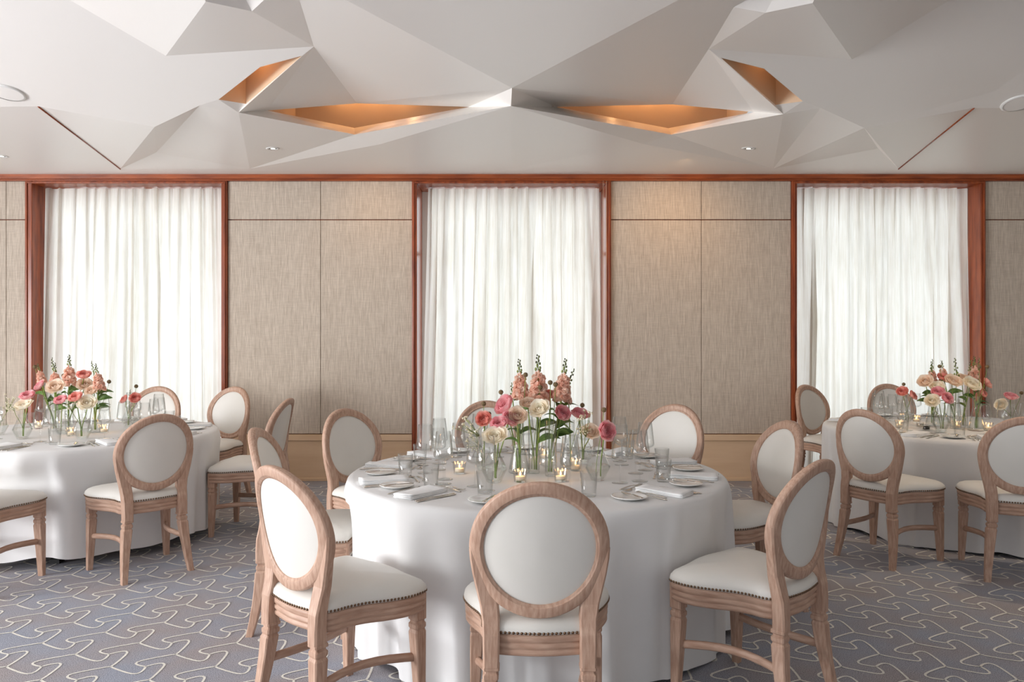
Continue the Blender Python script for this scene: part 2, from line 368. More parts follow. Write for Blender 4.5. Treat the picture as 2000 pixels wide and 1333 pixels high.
# ---------------------------------------------------------------- faceted ceiling
V = {}
def pt(n, x, y, z): V[n] = (x, y, z)
ZC = 3.0
for n, x, y, z in [
 ('V1',1000,172,2.95),('V2',998,207,2.905),('C0',999,330,ZC),
 ('V3',613,91,3.08),('V4',324,109,3.08),('T5',402,3,3.08),('T7',492,22,2.99),('T8',585,0,3.20),('W',574,-54,3.20),
 ('V6',-70,-120,3.27),('V8',390,206,2.96),('V9',466,220,2.95),('V10',697,202,3.19),('V11',742,282,2.975),('V12',488,330,ZC),
 ('V13',302,248,2.95),('V17',305,298,3.03),('V14',235,330,ZC),('V15',75,208,2.98),('V16',35,173,3.03),
 ('h1',522,216,3.04),('h2',692,250,3.13),('h3',915,209,3.1),('q',693,263,3.02),
 ('n1',427,194.5,3.0),('n2',590,109,3.17),('n3',480,203,2.985),('n4',508,131,3.0),
 ('L0',-120,120,3.1),('L1',0,146,3.06),('L2',-300,211,2.98),('L3',-700,330,ZC),('K1',300,-200,3.1),('K2',460,-40,3.05),
 ('V3r',1384,96,3.08),('V4r',1664,116,3.08),('T7r',1495,25,2.99),('T8r',1433,14,3.14),('T5r',1587,6,3.08),('Wr',1412,-46,3.2),
 ('V6r',2060,-124,3.27),('V8r',1603,211,2.96),('V9r',1530,223,2.95),('V10r',1313,204,3.19),('V11r',1255,281,2.975),('V12r',1510,330,ZC),
 ('V13r',1688,250,2.95),('V17r',1715,290,3.02),('V14r',1755,330,ZC),('V15r',1902,211,2.98),('V16r',1942,178,3.03),
 ('h1r',1472,219,3.04),('h2r',1305,250.5,3.13),('h3r',1087,209,3.1),('qr',1311,263,3.02),
 ('n1r',1568,198,3.0),('n2r',1408,113,3.17),('n3r',1515,205,2.985),('n4r',1492,134,3.0),
 ('R0',2120,80,3.1),('R1',2001,137,3.06),('R2',2300,211,2.98),('R3',2700,330,ZC),('K1r',1700,-200,3.1),('K2r',1530,-40,3.05),
 ('P0',-900,-400,3.1),('P1',300,-400,3.15),('P2',1000,-400,3.05),('P3',1700,-400,3.15),('P4',2900,-400,3.1),
 ]: pt(n, x, y, z)
def onplane(t, a, b, c):                            # put vertex t on the facet plane through a, b, c
    d3 = lambda n: (lambda x, y, z: Vector(((x-1000)*(z-CH)/(H-y), (z-CH)*F/(H-y), z)))(*V[n])
    A, B, Cc = d3(a), d3(b), d3(c); nn = (B-A).cross(Cc-A); O = Vector((0,0,CH)); x, y, _ = V[t]
    r = Vector(((x-1000)/F, 1, (H-y)/F)); k = nn.dot(A-O)/nn.dot(r); z = CH+k*r.z
    V[t] = (x, y, min(3.6, max(2.85, z)))
for s_ in ('', 'r'):
    q_ = lambda n: n+s_
    onplane(q_('V13'), q_('V3'), q_('V4'), q_('V8')); onplane(q_('V16'), q_('V3'), q_('V4'), q_('V8')); onplane(q_('V6'), q_('V3'), q_('V4'), q_('V8'))
    onplane(('R1' if s_ else 'L1'), q_('V3'), q_('V4'), q_('V8')); onplane(('R0' if s_ else 'L0'), q_('V3'), q_('V4'), q_('V8'))
    onplane(q_('n1'), q_('V3'), q_('V4'), q_('V8')); onplane(q_('n2'), q_('V3'), q_('V4'), q_('V8')); onplane(q_('n4'), q_('V3'), q_('V4'), q_('V8'))
    onplane(q_('T8'), q_('V3'), q_('V10'), 'V1'); onplane(q_('W'), q_('V3'), q_('V10'), 'V1')
    onplane(q_('T5'), q_('V3'), q_('V4'), q_('T7')); onplane(q_('K1'), q_('V4'), q_('V6'), q_('T5'))
E_ = []
def ch(*ns, close=False):
    for a, b in zip(ns, ns[1:]): E_.append((a, b))
    if close: E_.append((ns[-1], ns[0]))
ch('W','V1','Wr'); ch('V1','V10'); ch('V1','V10r'); ch('V10','h3','V2','h3r','V10r'); ch('V2','C0'); ch('W','Wr')
for s in ('', 'r'):
    r = lambda n: n+s
    ch(r('V3'),r('V9')); ch(r('V3'),r('V10')); ch(r('V9'),r('h1'),r('V10')); ch(r('V3'),r('T8'),r('W'))
    ch(r('V3'),r('V4')); ch(r('V4'),r('V13')); ch(r('V4'),r('T5'),r('T7'),r('T8')); ch(r('V4'),r('V6')); ch(r('T7'),r('K2'))
    ch(r('V9'),r('q'),r('V11')); ch(r('V9'),r('V11')) if False else None
    ch(r('q'),'V2'); ch(r('h1'),r('h2'),r('h3')); ch(r('V11'),'V2'); ch(r('V11'),'C0'); ch(r('V11'),r('V12'))
    ch(r('V8'),r('V9')); ch(r('V8'),r('V12')); ch(r('V8'),r('V13')); ch(r('V8'),r('n1'),r('n3'),r('V9')); ch(r('n1'),r('n4'),r('n2'),r('n3')); ch(r('n2'),r('V3'))
    ch(r('V13'),r('V17'),r('V12')); ch(r('V13'),r('V14')); ch(r('V17'),r('V14')); ch(r('V15'),r('V14')); ch(r('V13'),r('V16'))
    ch(r('V15'),r('V16')); ch(r('V16'),r('V4')); ch(r('T5'),r('K2')); ch(r('V12'),'C0')
    ch(r('V3'),r('V8')) if False else None
ch('V15','L2'); ch('V16','L1','L0'); ch('V15r','R2'); ch('V16r','R1','R0')
ch('L3','V14','V12','C0','V12r','V14r','R3')
names = list(V); idx = {n: i for i, n in enumerate(names)}
res = delaunay_2d_cdt([Vector((V[n][0], V[n][1])) for n in names], [(idx[a], idx[b]) for a, b in E_], [], 0, 1e-4)
vco, _, tris, vo = res[0], res[1], res[2], res[3]
holes = [('h1','h2','h3','V10'),('h1r','h2r','h3r','V10r'),('n1','n4','n2','n3'),('n1r','n4r','n2r','n3r')]
def inside(p, poly):
    c = False
    for i in range(len(poly)):
        a, b = poly[i], poly[i-1]
        if (a[1] > p[1]) != (b[1] > p[1]) and p[0] < (b[0]-a[0])*(p[1]-a[1])/(b[1]-a[1])+a[0]: c = not c
    return c
def unp(n):
    x, y, z = V[n]; d = (z-CH)*F/(H-y); return Vector(((x-1000)*d/F, d, z))
cm = MB(); cvs = []
for i, c in enumerate(vco):
    if vo[i]: cvs.append(unp(names[vo[i][0]]))
    else: print('steiner', c); d = 1.6*F/(H-c.y); cvs.append(Vector(((c.x-1000)*d/F, d, 3.03)))
fs = []
for t in tris:
    cx = sum(vco[i].x for i in t)/3; cy = sum(vco[i].y for i in t)/3
    if any(inside((cx, cy), [V[n][:2] for n in h]) for h in holes): continue
    fs.append(tuple(t))
cm.add(cvs, fs, False)
yb = unp('C0').y
cm.add([(-8.5,yb,ZC),(8.5,yb,ZC),(8.5,WY+.05,ZC),(-8.5,WY+.05,ZC)], [(0,1,2,3)], False)
cm.add([(-8.5,-3.5,3.12),(8.5,-3.5,3.12),(8.5,3.2,3.12),(-8.5,3.2,3.12)], [(0,1,2,3)], False)
ceil = struct(cm.obj('ceiling', M['ceiling']))
# recessed light coves behind the openings
for hk, (hn, warm) in enumerate(zip(holes, (2.6, 2.6, 2.6, 1.1))):
    P = [unp(n) for n in hn]; z0 = max(p.z for p in P)+.006; z1 = z0+.30
    x0, x1 = min(p.x for p in P)-.03, max(p.x for p in P)+.03; y0, y1 = min(p.y for p in P)-.01, max(p.y for p in P)+.03; n = len(P)
    r = MB(); zl, zr = P[0].z+.004, P[2].z+.004
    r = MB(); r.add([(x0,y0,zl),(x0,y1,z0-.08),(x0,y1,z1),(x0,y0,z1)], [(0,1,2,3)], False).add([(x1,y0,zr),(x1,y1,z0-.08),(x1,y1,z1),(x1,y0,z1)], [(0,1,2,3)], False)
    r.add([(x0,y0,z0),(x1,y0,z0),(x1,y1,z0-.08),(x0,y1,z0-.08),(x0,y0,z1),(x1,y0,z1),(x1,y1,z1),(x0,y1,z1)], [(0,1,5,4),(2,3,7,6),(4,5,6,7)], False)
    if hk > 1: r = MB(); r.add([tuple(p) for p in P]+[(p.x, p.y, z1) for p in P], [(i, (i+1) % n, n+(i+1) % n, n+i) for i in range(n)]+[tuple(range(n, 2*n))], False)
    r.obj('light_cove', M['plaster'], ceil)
    cx = sum(p.x for p in P)/len(P)
    for k in ((-1, 0, 1) if hk < 2 else (0,)): point('cove_lamp', (cx+k*(x1-x0)*.16, sum(p.y for p in P)/n if hk > 1 else y1-.08, z1-.05), warm*(.32 if hk < 2 else .4), (1,.55,.25), .03)
# dark brown seam along the edge of the panels at left and right
for nn in (('V15','V14','L2'), ('V15r','V14r','R2')):
    a, b = unp(nn[0]), unp(nn[1])
    sg = MB(); sg.tube([a-Vector((0,0,.002)), b-Vector((0,0,.002))], .007, 4); sg.obj('panel_gap', M['redwood'], ceil)

# downlights
def onceil(x, y, z=None):
    from mathutils.bvhtree import BVHTree
    global BV
    if 'BV' not in globals(): BV = BVHTree.FromPolygons([tuple(v) for v in cm.v], cm.f)
    dr = Vector(((x-1000)/F, 1, (H-y)/F)).normalized()
    h = BV.ray_cast(Vector((0,0,CH)), dr); return h[0], h[1]
def downlight(x, y, label, r=.038):
    p, n = onceil(x, y)
    if n.z > 0: n = -n
    e = empty('downlight', p); e.rotation_mode = 'QUATERNION'; e.rotation_quaternion = Vector((0,0,-1)).rotation_difference(n)
    m = MB(); m.lathe([(r*1.5,.0),(r*1.45,-.005),(r,-.006),(r*.9,.002)], 24, capa=False, capb=False); m.obj('trim_ring', M['white_plastic'], e)
    m = MB(); m.lathe([(r*.9,-.001),(r*.4,-.0015)], 20, capa=False, capb=False); m.obj('reflector', M['black'], e)
    m = MB(); m.lathe([(r*.5,-.0035),(r*.1,-.004)], 16, capb=True, capa=False); m.obj('lamp', M['lamp'], e)
    tag(e, label, 'ceiling light', 'round ceiling downlights'); return p
p1 = downlight(533, 290, 'small round recessed downlight in the left ceiling facet over the beige panels')
p2 = downlight(1462, 290, 'small round recessed downlight in the right ceiling facet over the beige panels')
p3 = downlight(3, 305, 'small round recessed downlight at the far left edge of the ceiling')
for p in (p1, p2, p3): spot('downlight_beam', (p.x, p.y, p.z-.03), (0,0,0), 10, (1,.78,.52), 75)
# wall-washers above the panels beside the middle window and over the tables
spot('panel_washer', (1.55, 6.9, 2.96), (radians(35),0,0), 16, (1,.62,.32), 150, 1)
spot('panel_washer', (-1.3, 7.05, 2.96), (radians(30),0,0), 6, (1,.62,.32), 150, 1)
spot('table_lamp_beam', (3.3, 5.0, 2.9), (0,0,0), 50, (1,.80,.58), 80)
def speaker(x, y, label, sx):
    p, n = onceil(x, y)
    if n.z > 0: n = -n
    e = empty('ceiling_speaker', p); e.rotation_mode = 'QUATERNION'; e.rotation_quaternion = Vector((0,0,-1)).rotation_difference(n)
    m = MB(); m.lathe([(.11,0),(.108,-.008),(.095,-.010)], 28, capa=False, capb=False); m.obj('bezel', M['white_plastic'], e)
    m = MB(); m.lathe([(.096,-.007),(.01,-.009)], 28, capa=False, capb=True); m.obj('grille', M['ceiling'], e)
    tag(e, label, 'speaker')
speaker(14, 181, 'round white ceiling speaker at the left edge of the picture', 1)
speaker(1990, 201, 'round white ceiling speaker at the right edge of the picture', 1)

# ---------------------------------------------------------------- dining chair
def catmull(P, n=6, closed=True):
    out = []; N = len(P)
    for i in range(N if closed else N-1):
        p = [Vector(P[(i+k-1) % N]) if closed else Vector(P[min(max(i+k-1, 0), N-1)]) for k in range(4)]
        for j in range(n):
            t = j/n
            out.append(.5*((2*p[1])+(p[2]-p[0])*t+(2*p[0]-5*p[1]+4*p[2]-p[3])*t*t+(3*p[1]-p[0]-3*p[2]+p[3])*t**3))
    if not closed: out.append(Vector(P[-1]))
    return out
def make_chair():
    root = empty('dining_chair')
    half = [(0,-.232),(.10,-.222),(.160,-.205),(.186,-.165),(.189,-.105),(.204,-.04),(.238,.03),(.262,.10),(.264,.16),(.250,.205),(.205,.214),(.12,.222),(.05,.234)]
    full = half+[(0,.238)]+[(-x, y) for x, y in reversed(half[1:])]
    ol = catmull(full, 4)
    def ring(s, z, dz=0): return [(p.x*s, (p.y)*s, z) for p in ol]
    m = MB(); rows = []
    for s, z in ((.965,.452),(1.0,.458),(1.012,.468),(1.0,.482),(.95,.497),(.86,.508),(.7,.518),(.45,.525),(.2,.528),(.02,.529)): rows.append(ring(s, z))
    m.grid(rows, True, True, True); m.obj('seat_cushion', M['vinyl'], root)
    m = MB(); rows = []
    for s, z in ((.90,.384),(.965,.384),(.985,.388),(.985,.398),(.965,.402),(.965,.405),(.99,.410),(.99,.420),(.97,.424),(.97,.427),(.995,.432),(.995,.446),(.985,.453),(.9,.453)): rows.append(ring(s, z))
    m.grid(rows, True, True, True); m.obj('seat_rail', M['oak_h'], root)
    m = MB(); acc = 0; prev = None
    for p in ol+[ol[0]]:
        if prev is not None:
            seg = (p-prev).length; dd = prev
            while acc < seg:
                q = prev.lerp(p, acc/seg); m.ball((q.x*1.005, q.y*1.005, .4615), .0052, 6, 4); acc += .0135
            acc -= seg
        prev = p
    m.obj('nail_trim', M['nail'], root)
    # backrest plane
    yb = lambda z, x=0: -.205-.14*max(0, z-.45)-.08*max(0,(z-.45))**2+.95*x*x
    zc, ro, ri = .737, .230, .187
    def hard(P_):                                    # doubled points keep the moulded edges crisp
        out = []
        for i, p in enumerate(P_):
            a, b = Vector(P_[i-1]), Vector(P_[(i+1) % len(P_)]); p = Vector(p)
            out += [tuple(p+(a-p).normalized()*.0007), tuple(p+(b-p).normalized()*.0007)]
        return out
    prof = [(ri-.004,.012),(ri-.002,.020),(ri+.006,.022),(ri+.009,.017),(ri+.020,.019),(ro-.012,.022),(ro-.006,.018),(ro-.001,.012),(ro+.001,0),(ro-.001,-.012),(ro-.006,-.017),(ri+.007,-.018),(ri+.003,-.013),(ri-.004,-.010)]
    rows = []; n = 64
    for r, dy in hard(prof):
        row = []
        for j in range(n):
            a = 2*pi*j/n; x = r*cos(a); z = zc+r*sin(a)
            row.append((x, yb(z, x)+dy, z))
        rows.append(row)
    rows.append(rows[0]); m = MB(); m.grid(rows); m.obj('back_frame', M['oak'], root)
    for nm, sg, base in (('front_pad', 1, .010), ('rear_pad', -1, -.004)):
        rows = []
        for k in range(8):
            t = k/7; r = (ri+.003)*cos(t*pi/2) if k < 7 else .002
            row = []
            for j in range(48):
                a = 2*pi*j/48; x = r*cos(a); z = zc+r*sin(a); row.append((x, yb(z, x)+base+sg*.018*sin(t*pi/2)*(1 if sg > 0 else .35), z))
            rows.append(row)
        m = MB(); m.grid(rows, True, False, True); m.obj(nm, M['vinyl'], root)
    # stiles: shaped uprights merging into the oval
    st = [(.352,.132,.184,.046),(.40,.131,.185,.046),(.455,.130,.186,.044),(.50,.130,.188,.040),(.55,.134,.196,.036),(.60,.146,.208,.034),(.65,.168,.2195,.031),(.70,.194,.228,.029),(.735,.212,.2305,.027)]
    for sgn in (-1, 1):
        rows = []
        for z, xi, xo, dp in st:
            yc = yb(max(z, .45), (xi+xo)/2)-.95*(.158**2)*max(0, min(1, (.56-z)/.12))+(.003 if z > .5 else .0)-(.008 if z < .46 else .002)
            
            rows.append([(sgn*xi, yc-dp/2, z), (sgn*(xi+.006), yc-dp/2-.003, z), (sgn*(xo-.006), yc-dp/2-.003, z), (sgn*xo, yc-dp/2+.004, z), (sgn*xo, yc+dp/2-.004, z), (sgn*(xo-.008), yc+dp/2+.002, z), (sgn*(xi+.006), yc+dp/2+.002, z), (sgn*xi, yc+dp/2, z)])
        if sgn < 0: rows = [list(reversed(r)) for r in rows]
        m = MB(); m.grid(rows, True, True, True, False); m.obj('back_post', M['oak'], root)
    # legs
    def sq(m, lev):   # lev: (z, cx, cy, half)
        rows = []
        for z, cx, cy, h in lev:
            c = h*.82
            rows.append([(cx+a*h, cy+b*c, z) if k else (cx+a*c, cy+b*h, z) for a, b, k in ((1,1,0),(1,1,1),(1,-1,1),(1,-1,0),(-1,-1,0),(-1,-1,1),(-1,1,1),(-1,1,0))])
        rows = [list(reversed(r)) for r in rows]
        m.grid(rows, True, True, True, False)
    for sgn in (-1, 1):
        bx, by = sgn*.158, -.2105
        m = MB(); fx, fy = sgn*.193, -.262
        lev = [(.356,bx,by,.0235),(.350,bx,by,.0275),(.342,bx,by,.0275),(.338,bx,by,.021),(.332,bx,by,.021),(.326,bx*1.01,by,.026),(.314,bx*1.01,by,.026),(.306,bx*1.02,by-.002,.0215),(.296,bx*1.03,by-.003,.0265)]
        lev += [(.296*(1-t), bx*1.03*(1-t)+fx*t, (by-.003)*(1-t*t*.6-t*.4)+fy*(t*t*.6+t*.4), .0265-.0105*t) for t in (.25,.5,.75,1)]
        sq(m, lev); m.obj('leg', M['oak'], root)
        m = MB(); bx, by = sgn*.222, .186; fx, fy = sgn*.232, .192
        lev = [(.449,bx,by,.0262),(.352,bx,by,.0262),(.347,bx,by,.021),(.340,bx,by,.021),(.334,bx,by,.0255),(.322,bx,by,.0255),(.314,bx,by,.0215),(.302,bx,by,.0255)]
        lev += [(.302*(1-t), bx*(1-t)+fx*t, by*(1-t)+fy*t, .0255-.010*t) for t in (.5, 1)]
        sq(m, lev); m.obj('leg', M['oak'], root)
        pts = [(sgn*(.228-.048*t-.05*sin(pi*t)), .19-.42*t, .205+.012*sin(pi*t)) for t in [k/8 for k in range(9)]]
        m = MB(); m.tube(pts, .0115, 8, flat=1.5); m.obj('stretcher', M['oak_h'], root)
    return root
PROTO['chair'] = make_chair()
CT = Vector((.122, 4.0)); LT = Vector((-3.105, 5.60)); RT = Vector((3.38, 5.95)); TR = .955; TZ = .735
chairs = [  # x, y, facing angle (deg, 90 = away from camera), label
 (0.09, 2.77, 90, 'nearest pale oak oval-back chair at the centre table, seen square from behind'),
 (-0.65, 3.00, 47, 'oval-back chair at the near left of the centre table, white back turned'),
 (0.95, 3.13, 134, 'oval-back chair at the near right of the centre table, back in shade'),
 (-0.99, 3.92, 2, 'oval-back chair left of the centre table, half hidden behind the near left chair'),
 (-0.83, 4.76, -38, 'oval-back chair at the far left of the centre table, facing the camera'),
 (-0.14, 5.25, -82, 'oval-back chair at the far side of the centre table, behind the flowers'),
 (0.93, 5.02, -126, 'oval-back chair at the far right of the centre table, before the beige panel'),
 (1.22, 4.19, -168, 'oval-back chair right of the centre table, behind the near right chair'),
 (-2.275, 4.805, 136, 'oval-back chair at the near right of the left table, seen from behind'),
 (-3.03, 4.47, 90, 'oval-back chair cut off by the left edge of the picture'),
 (-1.93, 5.77, 178, 'oval-back chair right of the left table, seen edge-on from the side'),
 (-2.60, 6.78, -112, 'oval-back chair at the far right of the left table, by the window'),
 (-3.19, 6.8, -88, 'oval-back chair at the far side of the left table, before the left curtain'),
 (2.43, 5.06, 32, 'oval-back chair at the near left of the right table, seen from behind'),
 (3.02, 4.73, 72, 'oval-back chair cut off by the right edge of the picture'),
 (2.90, 7.08, -57, 'oval-back chair at the far left of the right table, by the window'),
 (3.58, 7.17, -88, 'oval-back chair at the far side of the right table, before the right curtain'),
]
for x, y, a, lab in chairs:
    place('chair', (x, y, 0), radians(a-90), lab, 'chair', 'oval-back dining chairs')

# ---------------------------------------------------------------- tables and cloths
def table(c, lab, which):
    t = empty('round_table', (c.x, c.y, 0))
    m = MB(); m.lathe([(.905,.700),(.915,.703),(.915,.727),(.905,.730)], 48); m.obj('tabletop', M['wainscot'], t)
    for k in range(4):
        a = radians(-70+90*k) if which == 'left' else radians(45+90*k)
        m = MB(); m.tube([(.45*cos(a),.45*sin(a),.70),(.72*cos(a),.72*sin(a),.0)], .018, 8); m.box(.72*cos(a)-.03,.72*cos(a)+.03,.72*sin(a)-.03,.72*sin(a)+.03,0,.03); m.obj('leg', M['black'], t)
    tag(t, lab, 'table')
def cloth(c, hem, seed, lab, amp=.060, flare=.0, nf=15):
    rnd = random.Random(seed); n = 360; R = .918
    folds = []; a = 0
    while a < 2*pi:
        folds.append((a, rnd.uniform(.035,.085), rnd.uniform(.4,1.0), rnd.uniform(-.08,.08))); a += rnd.uniform(.19,.40)
    ph = [rnd.uniform(0,6.28) for _ in range(6)]
    rows = []
    dents = []                                       # the cloth gives way where a pushed-in seat presses on it
    for x, y, fa, _ in chairs:
        v = Vector((x-c.x, y-c.y)); 
        if v.length < 1.45: dents.append((atan2(v.y, v.x), v.length-.245-.02))
    def ring(r, z, w):
        row = []
        for j in range(n):
            th = 2*pi*j/n; s = 0
            for fa, fw, am, sl in folds:
                d = (th-(fa+sl*w)+pi) % (2*pi)-pi
                s += am*math.exp(-(d/fw)**2)
            s += .25*sin(th*9+ph[0])+.15*sin(th*23+ph[1])
            rr = r+amp*w*(s-.35)
            for da, lim in dents:
                d = abs((th-da+pi) % (2*pi)-pi); k = max(0, min(1, (.66-z)/.14))*max(0, min(1, (.40-d)/.12))
                lm = lim/max(.5, cos(min(d, 1)))
                if k > 0 and rr > lm: rr += (lm-rr)*k*k*(3-2*k)
            row.append((rr*cos(th), rr*sin(th), z+(.010*sin(th*7+ph[2])+.008*sin(th*13+ph[3]))*w))
        return row
    for r in (.001,.3,.6,.85): rows.append(ring(r, TZ, 0))
    for r, z, w in ((.915,TZ-.0005,0),(.932,TZ-.004,0),(.944,TZ-.013,.03),(.950,TZ-.03,.10),(.954,TZ-.06,.18)): rows.append(ring(r, z, w))
    K = 14
    for k in range(1, K+1):
        t = k/K; z = (TZ-.06)*(1-t)+hem*t; rows.append(ring(.954+flare*t, z, .18+.82*t**.7))
    m = MB(); m.grid([list(r) for r in rows], True, True, False); 
    o = m.obj('tablecloth', M['cloth'], None, (c.x, c.y, 0)); tag(o, lab, 'tablecloth', 'white floor-length tablecloths')
table(CT, 'round dining table hidden under the centre white cloth', 'centre')
table(LT, 'round dining table under the left white cloth, black foot showing below', 'left')
table(RT, 'round dining table hidden under the right white cloth', 'right')
cloth(CT, .02, 3, 'white floor-length cloth draped over the centre table')
cloth(LT, .065, 5, 'white cloth over the left table, hem just clear of the carpet', .042, .0)
cloth(RT, .012, 9, 'white cloth over the right table, hem crumpled on the carpet')

# ---------------------------------------------------------------- tableware prototypes
def single(name, mb, mat, bevel=0): return mb.obj(name, mat, None, None, bevel)
def wine(name, h, rb, rt, bowl):
    e = empty(name); sh = h-bowl
    m = MB(); m.lathe([(rb*.12,sh),(rb*.5,sh+.004),(rb*.93,sh+.016),(rb,sh+.024),(rb*.99,sh+.030),(rt,h),(rt-.0012,h),(rb*.99-.0015,sh+.030),(rb*.9,sh+.019),(rb*.45,sh+.009),(.001,sh+.007)], 28, capa=False); m.obj('bowl', M['glass'], e)
    m = MB(); m.lathe([(.0033,.006),(.003,.03),(.003,sh-.01),(.006,sh)], 10, capa=False, capb=False); m.obj('stem', M['glass'], e)
    m = MB(); m.lathe([(.038,.0),(.039,.0015),(.02,.004),(.004,.008)], 28, capb=False); m.obj('foot', M['glass'], e)
    return e
PROTO['wine'] = wine('wine_glass', .245, .046, .034, .135)
PROTO['water'] = wine('white_wine_glass', .215, .040, .030, .115)
m = MB(); m.lathe([(.030,.0),(.031,.004),(.038,.105),(.0365,.105),(.029,.012),(.001,.010)], 28); PROTO['tumbler'] = single('tumbler', m, M['glass'])
m = MB(); m.lathe([(.035,.0),(.045,.002),(.072,.011),(.078,.014),(.077,.016),(.070,.013),(.045,.006),(.002,.0055)], 36); PROTO['plate'] = single('bread_plate', m, M['porcelain'])
m = MB()
for k, (dx, w, z) in enumerate(((0,.052,.0),(.001,.050,.0065),(-.001,.051,.013))):
    pr = []
    for a in range(7): pr.append((w-.003+.003*sin(pi*a/6), .0033-.0033*cos(pi*a/6)))
    cs = [(dx-x, z+zz) for x, zz in pr]+[(dx+x, z+zz) for x, zz in reversed(pr)]
    rows = [[(x*(1+.02*sin(t*5)), -.115+.23*t, zz+.0022*sin(x*40+t*4)*(1 if k == 2 else .2)) for x, zz in cs] for t in [i/10 for i in range(11)]]
    m.grid(rows, True, True, True)
PROTO['napkin'] = single('napkin', m, M['napkin'])
def strip(prof, zf):  # prof: (y, halfwidth, z)
    m = MB(); rows = []
    for y, w, z in prof: rows.append([(-w, y, z+.0012), (-w*.5, y, z+.0028), (w*.5, y, z+.0028), (w, y, z+.0012), (w*.5, y, z), (-w*.5, y, z)])
    m.grid(rows, True, True, True); return m
def fork(L=.19):
    m = strip([(-L/2,.004,.0),(-L/2+.01,.0065,.001),(-L/2+.05,.005,.004),(0,.0028,.006),(L*.18,.0026,.005),(L*.24,.0095,.001),(L*.30,.0115,.0)], 0)
    for k in range(4):
        x = (k-1.5)*.0062
        m.tube([(x, L*.29, .002),(x, L*.4,.0025),(x*.9, L*.5, .007)], .0013, 5)
    return m
def spoon(L=.18):
    m = strip([(-L/2,.004,.0),(-L/2+.01,.0065,.001),(-L/2+.05,.005,.004),(0,.0028,.007),(L*.2,.0028,.005),(L*.25,.010,.002),(L*.32,.0175,.0),(L*.40,.0185,.0),(L*.47,.012,.001),(L*.5,.003,.003)], 0); return m
def knife(L=.22):
    m = strip([(-L/2,.006,.0),(-L/2+.008,.0085,.001),(-L/2+.07,.0065,.003),(-.01,.0055,.003),(0,.0085,.001),(L*.3,.0095,.0008),(L*.44,.0075,.0006),(L*.5,.002,.0004)], 0); return m
PROTO['fork'] = single('dinner_fork', fork(), M['silver']); PROTO['dfork'] = single('dessert_fork', fork(.16), M['silver'])
PROTO['spoon'] = single('dessert_spoon', spoon(), M['silver'])
PROTO['knife'] = single('dinner_knife', knife(), M['silver']); PROTO['bknife'] = single('butter_knife', knife(.15), M['silver'])

def setting(tab, c, ang, where, seed):
    rnd = random.Random(seed); a = radians(ang); fwd = Vector((-cos(a), -sin(a))); rt = Vector((fwd.y, -fwd.x))
    o = c+Vector((cos(a), sin(a)))*.785; rz = atan2(fwd.y, fwd.x)-pi/2
    def put(kind, x, y, label, cat, group, dz=.001, drz=0, rot=None):
        j = rnd.uniform(-.006,.006)
        p = o+rt*(x+j)+fwd*y
        if (p.x/p.y)*F+1000 < -25 or (p.x/p.y)*F+1000 > 2025: return
        place(kind, (p.x, p.y, TZ+dz), rz+drz+rnd.uniform(-.05,.05), label+', '+where+' of '+tab, cat, group+' on '+tab)
    put('napkin', 0, 0, 'folded white napkin', 'napkin', 'folded napkins', .001, rnd.uniform(-.1,.1))
    put('plate', -.205, .03, 'white bread plate', 'plate', 'bread plates')
    put('bknife', -.19, .03, 'butter knife laid across the bread plate', 'knife', 'butter knives', .0155, -.3)
    put('fork', -.110, .0, 'outer silver fork left of the napkin', 'fork', 'dinner forks')
    put('dfork', -.076, .01, 'inner silver fork left of the napkin', 'fork', 'inner forks')
    put('knife', .080, .0, 'inner silver knife right of the napkin', 'knife', 'inner knives')
    put('knife', .110, -.01, 'outer silver knife right of the napkin', 'knife', 'dinner knives')
    put('spoon', .0, .150, 'dessert spoon above the napkin', 'spoon', 'dessert spoons', .001, pi/2)
    put('dfork', .0, .184, 'dessert fork above the napkin', 'fork', 'dessert forks', .001, -pi/2)
    put('wine', .155, .245, 'tall stemmed wine glass', 'glass', 'tall wine glasses')
    put('water', .052, .285, 'smaller stemmed wine glass', 'glass', 'small wine glasses')
    put('tumbler', .225, .165, 'clear water tumbler', 'glass', 'water tumblers')
CW = [(268,'nearest setting'),(229,'near left setting'),(202,'left setting in front'),(170,'left setting behind'),(140,'far left setting'),(108,'farthest setting, left of flowers'),
      (78,'farthest setting, right of flowers'),(50,'far right setting'),(17,'right setting behind'),(-14,'right setting in front'),(-46,'near right setting')]
for k, (a, w) in enumerate(CW): setting('centre table', CT, a, w, 100+k)
for k, (a, w) in enumerate([(268,'nearest setting'),(222,'near left setting'),(312,'near right setting'),(350,'right setting'),(28,'far right setting'),(62,'far setting, right'),(92,'farthest setting'),(128,'far left setting')]):
    setting('left table', LT, a, w, 200+k)
for k, (a, w) in enumerate([(222,'near left setting'),(254,'nearest setting'),(190,'left setting'),(152,'far left setting'),(120,'far setting, left'),(90,'farthest setting'),(290,'near right setting')]):
    setting('right table', RT, a, w, 300+k)

